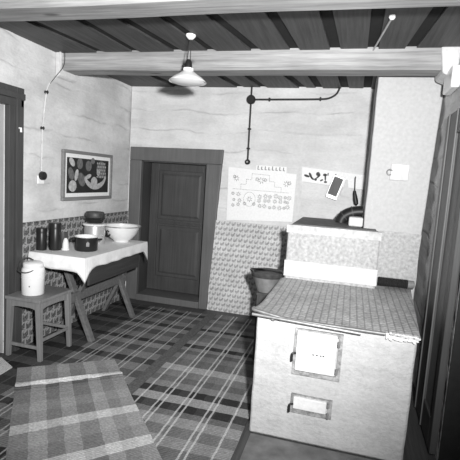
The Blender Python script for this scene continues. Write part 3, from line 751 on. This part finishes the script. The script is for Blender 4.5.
for p, q in (((0.042, -1.862, .11), (0.325, -1.864, .11)), ((0.042, -1.53, .17), (0.337, -1.53, .17)), ((0.33, -1.86, .17), (0.337, -1.535, .17))):
    bm = BM(); bar(bm, p, q, 0.014, 0.022, (0, 0, 1)) if False else bar(bm, p, q, 0.024, 0.014, (0, 0, 1)); obj('stretcher', bm, M['stool_wood'], sl, bevel=0.002)

px, py = 0.165, -1.752
pl = thing('milk_can', (px, py, sq), 'white enamel lidded can with a bail handle standing on the stool', 'can')
bm = BM(); lathe(bm, [(0, 0), (0.077, 0), (0.082, 0.006), (0.083, 0.17), (0.082, 0.195), (0.073, 0.208), (0.068, 0.212), (0, 0.212)], (px, py, sq+0.0005), 40); obj('can_body', bm, M['enamel_white'], pl, smooth=True)
bm = BM()
for z in (0.16, 0.145, 0.13): lathe(bm, [(0.0815, z-0.003), (0.0845, z), (0.0815, z+0.003)], (px, py, sq), 40, closed=True)
obj('band', bm, M['enamel_white'], pl, smooth=True)
bm = BM(); lathe(bm, [(0.071, 0.206), (0.074, 0.212), (0.073, 0.240), (0.060, 0.250), (0, 0.254), (0, 0.213), (0.071, 0.213)], (px, py, sq), 40); obj('lid', bm, M['enamel_white'], pl, smooth=True)
bm = BM(); tube(bm, spline([(px+0.06, py-0.07, sq+0.20), (px+0.02, py-0.105, sq+0.185), (px-0.05, py-0.10, sq+0.19), (px-0.085, py-0.055, sq+0.205), (px-0.088, py-0.02, sq+0.25), (px-0.07, py+0.02, sq+0.27), (px-0.04, py+0.05, sq+0.25)]), 0.0045); obj('bail', bm, M['iron'], pl, smooth=True, label='dark wire bail handle')
bm = BM(); lathe(bm, [(0, 0), (0.006, 0.001), (0, 0.002)], (px+0.030, py-0.079, sq+0.075), 12, 'Y'); obj('chip', bm, M['iron'], pl)

# ---------------------------------------------------------------- picture, switch, wires on the left wall
pc = thing('framed_picture', (0, -0.81, 1.17), 'framed still life picture of fruit above the table', 'picture')
Y0p, Y1p, Z0p, Z1p, fw = -1.222, -0.408, 1.170, 1.620, 0.03
bm = BM()
box(bm, 0.004, 0.03, Y0p, Y1p, Z0p, Z0p+fw); box(bm, 0.004, 0.03, Y0p, Y1p, Z1p-fw, Z1p); box(bm, 0.004, 0.03, Y0p, Y0p+fw, Z0p+fw, Z1p-fw); box(bm, 0.004, 0.03, Y1p-fw, Y1p, Z0p+fw, Z1p-fw)
obj('frame', bm, M['frame'], pc, bevel=0.004)
bm = BM(); box(bm, 0.005, 0.013, Y0p+fw, Y1p-fw, Z0p+fw, Z1p-fw); obj('mat_board', bm, M['linen'], pc)
bm = BM(); box(bm, 0.012, 0.0145, Y0p+0.068, Y1p-0.058, Z0p+0.065, Z1p-0.065)
for f in bm.faces: f.material_index = 0
def ell(y, z, a, b, rot, mi, n=20, x=0.0152):
    c, s = math.cos(rot), math.sin(rot)
    f = bm.faces.new([bm.verts.new((x, Y0p+y+a*math.cos(t)*c-b*math.sin(t)*s, Z0p+z+a*math.cos(t)*s+b*math.sin(t)*c)) for t in [k*2*math.pi/n for k in range(n)]]); f.material_index = mi
ell(.155, .13, .06, .052, 0, 2); ell(.13, .24, .04, .06, .5, 1); ell(.14, .345, .03, .05, .9, 2, x=.0150); ell(.21, .23, .028, .055, -.3, 2); ell(.26, .335, .045, .05, 0, 1)
ell(.29, .19, .05, .07, .6, 1); ell(.40, .32, .05, .05, 0, 1); ell(.47, .37, .035, .03, .2, 1); ell(.62, .29, .085, .085, 0, 1); ell(.57, .26, .03, .03, 0, 2, x=.0156)
ell(.50, .17, .055, .048, 0, 2); ell(.40, .22, .05, .02, .3, 2)
for i in range(5):
    for j in range(5):
        ell(.55+.033*i+(.014 if j % 2 else 0), .22+.033*j, .010, .010, 0, 2, 8, .0156)
# crescent slice of melon
arc = []; inn = []
for k in range(17):
    t = math.pi*(1.12+0.8*k/16); arc.append((0.0154, Y0p+.52+.20*math.cos(t), Z0p+.25+.155*math.sin(t))); inn.append((0.0154, Y0p+.52+.19*math.cos(t), Z0p+.275+.125*math.sin(t)))
f = bm.faces.new([bm.verts.new(p) for p in arc + inn[::-1]]); f.material_index = 2
obj('print', bm, [M['print_dark'], M['print_mid'], M['print_light']], pc)

sw = thing('light_switch', (0, -1.484, 1.372), 'round black light switch on a white base on the left wall', 'switch')
bm = BM(); box(bm, 0.002, 0.014, -1.525, -1.445, 1.315, 1.385); obj('base_plate', bm, M['porcelain'], sw, bevel=0.008)
bm = BM(); lathe(bm, [(0.034, 0.014), (0.036, 0.02), (0.033, 0.042), (0.02, 0.05), (0, 0.05)], (0, -1.484, 1.383), 24, 'X'); obj('switch_cap', bm, M['black'], sw, smooth=True)
wr = thing('switch_wire', (0, -1.47, 1.42), 'pale twisted wire running down the left wall to the switch', 'wire')
path = spline([(0.05, -1.325, 2.40), (0.045, -1.322, 2.27), (0.026, -1.335, 2.2), (0.012, -1.41, 2.12), (0.014, -1.440, 2.054), (0.014, -1.465, 1.90), (0.014, -1.481, 1.764), (0.014, -1.485, 1.56), (0.012, -1.484, 1.42)], 10)
bm = BM()
for ph in (0, math.pi):
    tube(bm, [p + Vector((0.003*math.cos(i*0.9+ph), 0.004*math.sin(i*0.9+ph), 0)) for i, p in enumerate(path)], 0.0026, 6)
obj('wire_strands', bm, M['pale_wire'], wr, smooth=True)
bm = BM(); tube(bm, spline([(0.075, -1.30, 2.41), (0.07, -1.30, 2.30), (0.03, -1.345, 2.2), (0.016, -1.40, 2.13)], 8), 0.003, 6); obj('wire_branch', bm, M['cable'], wr, smooth=True)
for y, z in ((-1.440, 2.054), (-1.481, 1.764)):
    bm = BM(); lathe(bm, [(0.008, 0), (0.014, 0.004), (0.009, 0.014), (0.014, 0.024), (0.008, 0.03), (0, 0.03)], (0, y, z), 14, 'X'); obj('insulator_knob', bm, M['black'], wr, smooth=True)

# ---------------------------------------------------------------- hanging lamp
lx, ly = 1.315, -1.657
lp = thing('pendant_lamp', (lx, ly, 2.40), 'white enamel pendant lamp hanging from the ceiling boards', 'lamp')
bm = BM(); lathe(bm, [(0, 0.002), (0.034, 0.002), (0.034, -0.008), (0.022, -0.022), (0.012, -0.03), (0, -0.03)], (lx, ly, 2.40), 24); obj('ceiling_rose', bm, M['porcelain'], lp, smooth=True)
bm = BM()
for s in (-1, 1): tube(bm, spline([(lx+s*0.004, ly, 2.372), (lx+s*0.006-0.002, ly, 2.32), (lx+s*0.011-0.006, ly, 2.255), (lx+s*0.012-0.006, ly, 2.23)]), 0.0028, 6)
obj('cord', bm, M['cable'], lp, smooth=True)
bm = BM(); lathe(bm, [(0, 0.24), (0.012, 0.24), (0.022, 0.225), (0.026, 0.19), (0.026, 0.18), (0, 0.18)], (lx-0.006, ly, 2.0), 24); obj('lamp_holder', bm, M['black'], lp, smooth=True)
bm = BM(); lathe(bm, [(0.028, 0.185), (0.036, 0.182), (0.036, 0.165), (0.055, 0.150), (0.098, 0.122), (0.126, 0.098), (0.128, 0.092), (0.124, 0.094), (0.095, 0.118), (0.052, 0.145), (0.032, 0.160), (0.028, 0.175)], (lx-0.006, ly, 2.0), 48, closed=True); obj('lamp_shade', bm, M['porcelain'], lp, smooth=True)
bm = BM(); lathe(bm, [(0, 0.070), (0.05, 0.073), (0.09, 0.081), (0.118, 0.093), (0.112, 0.0985), (0.088, 0.088), (0.05, 0.080), (0, 0.077)], (lx-0.006, ly, 2.0), 40); obj('diffuser', bm, M['enamel_white'], lp, smooth=True)

# ceiling conduit on the boards at right
rd = thing('ceiling_wire', (2.54, -1.62, 2.39), 'short pale wire with a white knob on the ceiling boards', 'wire')
bm = BM(); tube(bm, [(2.578, -1.891, 2.392), (2.506, -1.30, 2.392)], 0.006); obj('wire', bm, M['aluminium'], rd, smooth=True)
bm = BM(); lathe(bm, [(0, 0.002), (0.016, 0.002), (0.018, -0.012), (0.01, -0.024), (0, -0.026)], (2.578, -1.90, 2.402), 16); obj('insulator_knob', bm, M['porcelain'], rd, smooth=True)

# conduit on back wall
cb = thing('wall_conduit', (1.37, 0, 2.28), 'black electrical conduit with a round junction box on the back wall', 'conduit')
yy = -0.018
bm = BM(); tube(bm, spline([(1.366, yy, 2.41), (1.368, yy, 2.27), (1.371, yy, 2.0), (1.375, yy, 1.66)], 4), 0.0095); obj('drop_pipe', bm, M['cable'], cb, smooth=True)
bm = BM(); tube(bm, [(1.37, yy, 2.278)] + spline([(1.7, yy, 2.284), (2.05, yy, 2.292), (2.15, yy, 2.303), (2.215, yy, 2.34), (2.24, yy, 2.385), (2.246, yy, 2.41)], 5), 0.0095); obj('cross_pipe', bm, M['cable'], cb, smooth=True)
bm = BM(); lathe(bm, [(0.045, 0.0), (0.047, -0.03), (0.038, -0.042), (0, -0.042)], (1.368, 0.0, 2.277), 28, 'Y'); obj('junction_box', bm, M['black'], cb, smooth=True)
bm = BM()
obj('wall_switch', (lathe(bm, [(0.026, 0.0), (0.028, -0.03), (0.02, -0.04), (0, -0.04)], (1.376, 0, 1.642), 24, 'Y'), bm)[1], M['black'], cb, smooth=True)
bm = BM(); lathe(bm, [(0.010, -0.038), (0.009, -0.052), (0, -0.053)], (1.376, 0, 1.642), 14, 'Y'); obj('switch_knob', bm, M['steel'], cb, smooth=True)
for x, z in ((1.372, 1.98), (1.374, 1.78)):
    bm = BM(); box(bm, x-0.017, x+0.017, -0.031, -0.002, z-0.008, z+0.008); obj('clip', bm, M['black'], cb, bevel=0.003)
for x, z in ((1.56, 2.281), (2.07, 2.294)):
    bm = BM(); box(bm, x-0.008, x+0.008, -0.031, -0.002, z-0.018, z+0.018); obj('clip', bm, M['black'], cb, bevel=0.003)

bm = BM(); box(bm, 2.985, 3.038, -1.47, -1.20, 2.115, 2.25); obj('fuse_box', bm, M['porcelain'], bevel=0.01, label='small white box high on the right wall near the beam end', cat='fuse box')

# ---------------------------------------------------------------- embroidered hanging and utensil strip on the back wall
hg = thing('wall_hanging', (1.53, -0.01, 1.02), 'white embroidered wall hanging beside the door casing', 'wall hanging')
bm = BM(); C4 = [(1.185, 1.015), (1.89, 1.055), (1.895, 1.545), (1.172, 1.58)]
hexa(bm, [(x, -0.010, z) for x, z in C4], [(x, -0.014, z) for x, z in C4]); obj('cloth', bm, M['linen'], hg)
def PT(u, v):  # position on hanging, u,v in 0..1 from lower left
    a = Vector((C4[0][0], -0.0150, C4[0][1])).lerp(Vector((C4[1][0], -0.0150, C4[1][1])), u); b = Vector((C4[3][0], -0.0150, C4[3][1])).lerp(Vector((C4[2][0], -0.0150, C4[2][1])), u); return a.lerp(b, v)
bm = BM()
def st_line(u0, v0, u1, v1, wd=0.004, dash=0.016):
    a, b = PT(u0, v0), PT(u1, v1); n = max(1, int((b-a).length/dash))
    for k in range(n): bar(bm, a.lerp(b, k/n), a.lerp(b, (k+0.62)/n), wd, 0.0016, (0, 0, 1) if abs((b-a).x) > abs((b-a).z) else (1, 0, 0))
for u0, v0, u1, v1 in ((.36, .92, .62, .92), (.36, .92, .36, .80), (.62, .92, .62, .80), (.28, .80, .36, .80), (.62, .80, .70, .80), (.28, .80, .28, .70), (.70, .80, .70, .70), (.20, .70, .28, .70), (.70, .70, .80, .70), (.20, .70, .20, .60), (.80, .70, .80, .60), (.08, .60, .92, .60)): st_line(u0, v0, u1, v1)
cen = PT(.34, .42)
for k in range(26):
    t = k*2*math.pi/26; bar(bm, cen + Vector((0.062*math.cos(t), 0, 0.075*math.sin(t))), cen + Vector((0.062*math.cos(t+.15), 0, 0.075*math.sin(t+.15))), 0.004, 0.0016, (1, 0, 1))
def bloom(u, v, r, n=7):
    c = PT(u, v)
    for k in range(n):
        t = k*2*math.pi/n + u*9; bar(bm, c + Vector((r*.35*math.cos(t), 0, r*.35*math.sin(t))), c + Vector((r*math.cos(t), 0, r*math.sin(t))), 0.0055, 0.0016, (-math.sin(t), 0, math.cos(t)))
random.seed(3)
for u in (.10, .18, .50, .57, .64, .72, .79, .86, .92):
    for v in (.29, .39, .50): bloom(u+random.uniform(-.015, .015), v+random.uniform(-.02, .02), random.uniform(.016, .026))
bloom(.13, .80, .03); bloom(.87, .78, .032); bloom(.10, .83, .02); bloom(.91, .80, .022); bloom(.50, .80, .035); bloom(.44, .82, .022); bloom(.56, .82, .02)
for u in (.27, .41): bloom(u, .33, .02)
bloom(.34, .42, .03)
obj('embroidery', bm, M['stitch'], hg)
# crocheted edging along the top, dark picots
bm = BM(); hexa(bm, [(1.47, -0.010, 1.552), (1.79, -0.010, 1.548), (1.79, -0.013, 1.548), (1.47, -0.013, 1.552)], [(1.47, -0.010, 1.615), (1.79, -0.010, 1.612), (1.79, -0.013, 1.612), (1.47, -0.013, 1.615)])
obj('edging', bm, M['linen'], hg)
bm = BM()
for k in range(8):
    x = 1.49+0.038*k; h = (0.04, .032, .036, .03, .04, .03, .038, .034)[k]
    bar(bm, (x, -0.0140, 1.570), (x+0.002, -0.0140, 1.570+h), 0.009, 0.0016, (1, 0, 0)); bar(bm, (x, -0.0140, 1.572), (x+0.018, -0.0140, 1.572), 0.007, 0.0016, (0, 0, 1))
obj('edging_picots', bm, M['stitch'], hg)

bm = BM(); hexa(bm, [(1.885, -0.008, 1.058), (1.965, -0.008, 1.062), (1.965, -0.0095, 1.062), (1.885, -0.0095, 1.058)], [(1.80, -0.008, 1.60), (1.955, -0.008, 1.615), (1.955, -0.0095, 1.615), (1.80, -0.0095, 1.60)])
obj('wall_towel', bm, M['stove_bright'], label='plain white cloth strip hung between embroidered hanging and utensil strip', cat='cloth')
us = thing('utensil_strip', (2.25, -0.01, 1.47), 'white strip with dark printed utensils left of the chimney', 'wall strip')
bm = BM(); hexa(bm, [(1.955, -0.006, 1.475), (2.60, -0.006, 1.43), (2.60, -0.018, 1.43), (1.955, -0.018, 1.475)], [(1.945, -0.006, 1.622), (2.60, -0.006, 1.572), (2.60, -0.018, 1.572), (1.945, -0.018, 1.622)]); obj('strip', bm, M['linen'], us)
bm = BM()
def blob(x, z, a, b, rot):
    c, s = math.cos(rot), math.sin(rot); n = 16
    lo = [bm.verts.new((x+a*math.cos(t)*c-b*math.sin(t)*s, -0.0182, z+a*math.cos(t)*s+b*math.sin(t)*c)) for t in [k*2*math.pi/n for k in range(n)]]
    hi = [bm.verts.new((v.co.x, -0.020, v.co.z)) for v in lo]
    bm.faces.new(lo); bm.faces.new(hi)
    for k in range(n): bm.faces.new((lo[k], lo[(k+1) % n], hi[(k+1) % n], hi[k]))
for x, z, a, b, r in ((2.00, 1.535, .03, .012, -.3), (2.035, 1.545, .012, .028, .5), (2.055, 1.515, .025, .010, -.7), (2.11, 1.56, .02, .02, 0), (2.115, 1.535, .03, .009, .8), (2.09, 1.505, .014, .014, 0), (2.18, 1.555, .02, .014, 0), (2.185, 1.525, .008, .03, .1), (2.15, 1.50, .018, .008, .5), (2.19, 1.485, .016, .01, 0)): blob(x, z, a, b, r)
obj('printed_motif', bm, M['paper_dark'], us)
for x, z in ((2.21, 1.572), (2.285, 1.566), (2.475, 1.553)):
    bm = BM(); tube(bm, spline([(x, -0.018, z), (x, -0.035, z), (x, -0.04, z-.012), (x, -0.036, z-.02)], 4), 0.005); obj('hook', bm, M['iron'], us, smooth=True)
# things hanging from the strip
cl = thing('hanging_board', (2.28, -0.045, 1.30), 'small grey rectangular board with pale edges hanging aslant from the utensil strip', 'board')
bm = BM(); bar(bm, (2.258, -0.05, 1.325), (2.325, -0.05, 1.55), 0.115, 0.014, (1, 0, 0)); obj('board', bm, M['steel'], cl, bevel=0.003)
bm = BM(); bar(bm, (2.265, -0.058, 1.36), (2.320, -0.058, 1.535), 0.092, 0.004, (1, 0, 0)); obj('dark_face', bm, M['leaf'], cl)
bm = BM(); hexa(bm, [(2.345, -0.024, 1.36), (2.43, -0.024, 1.35), (2.43, -0.034, 1.35), (2.345, -0.034, 1.36)], [(2.385, -0.022, 1.52), (2.405, -0.022, 1.52), (2.405, -0.030, 1.52), (2.385, -0.030, 1.52)]); obj('dish_cloth', bm, M['stove_bright'], label='white triangular cloth hanging between board and ladle', cat='cloth')
ld = thing('ladle', (2.48, -0.04, 1.30), 'dark iron ladle hanging from a hook beside the chimney', 'ladle')
bm = BM(); tube(bm, [(2.472, -0.052, 1.545), (2.480, -0.052, 1.40)], 0.006); obj('handle', bm, M['iron'], ld, smooth=True)
bm = BM(); tube(bm, [(2.478, -0.052, 1.42), (2.482, -0.052, 1.39), (2.495, -0.052, 1.33), (2.505, -0.052, 1.29), (2.508, -0.052, 1.275)], 0.02, 12, [0.012, 0.018, 0.025, 0.022, 0.006]); obj('scoop', bm, M['black'], ld, smooth=True)
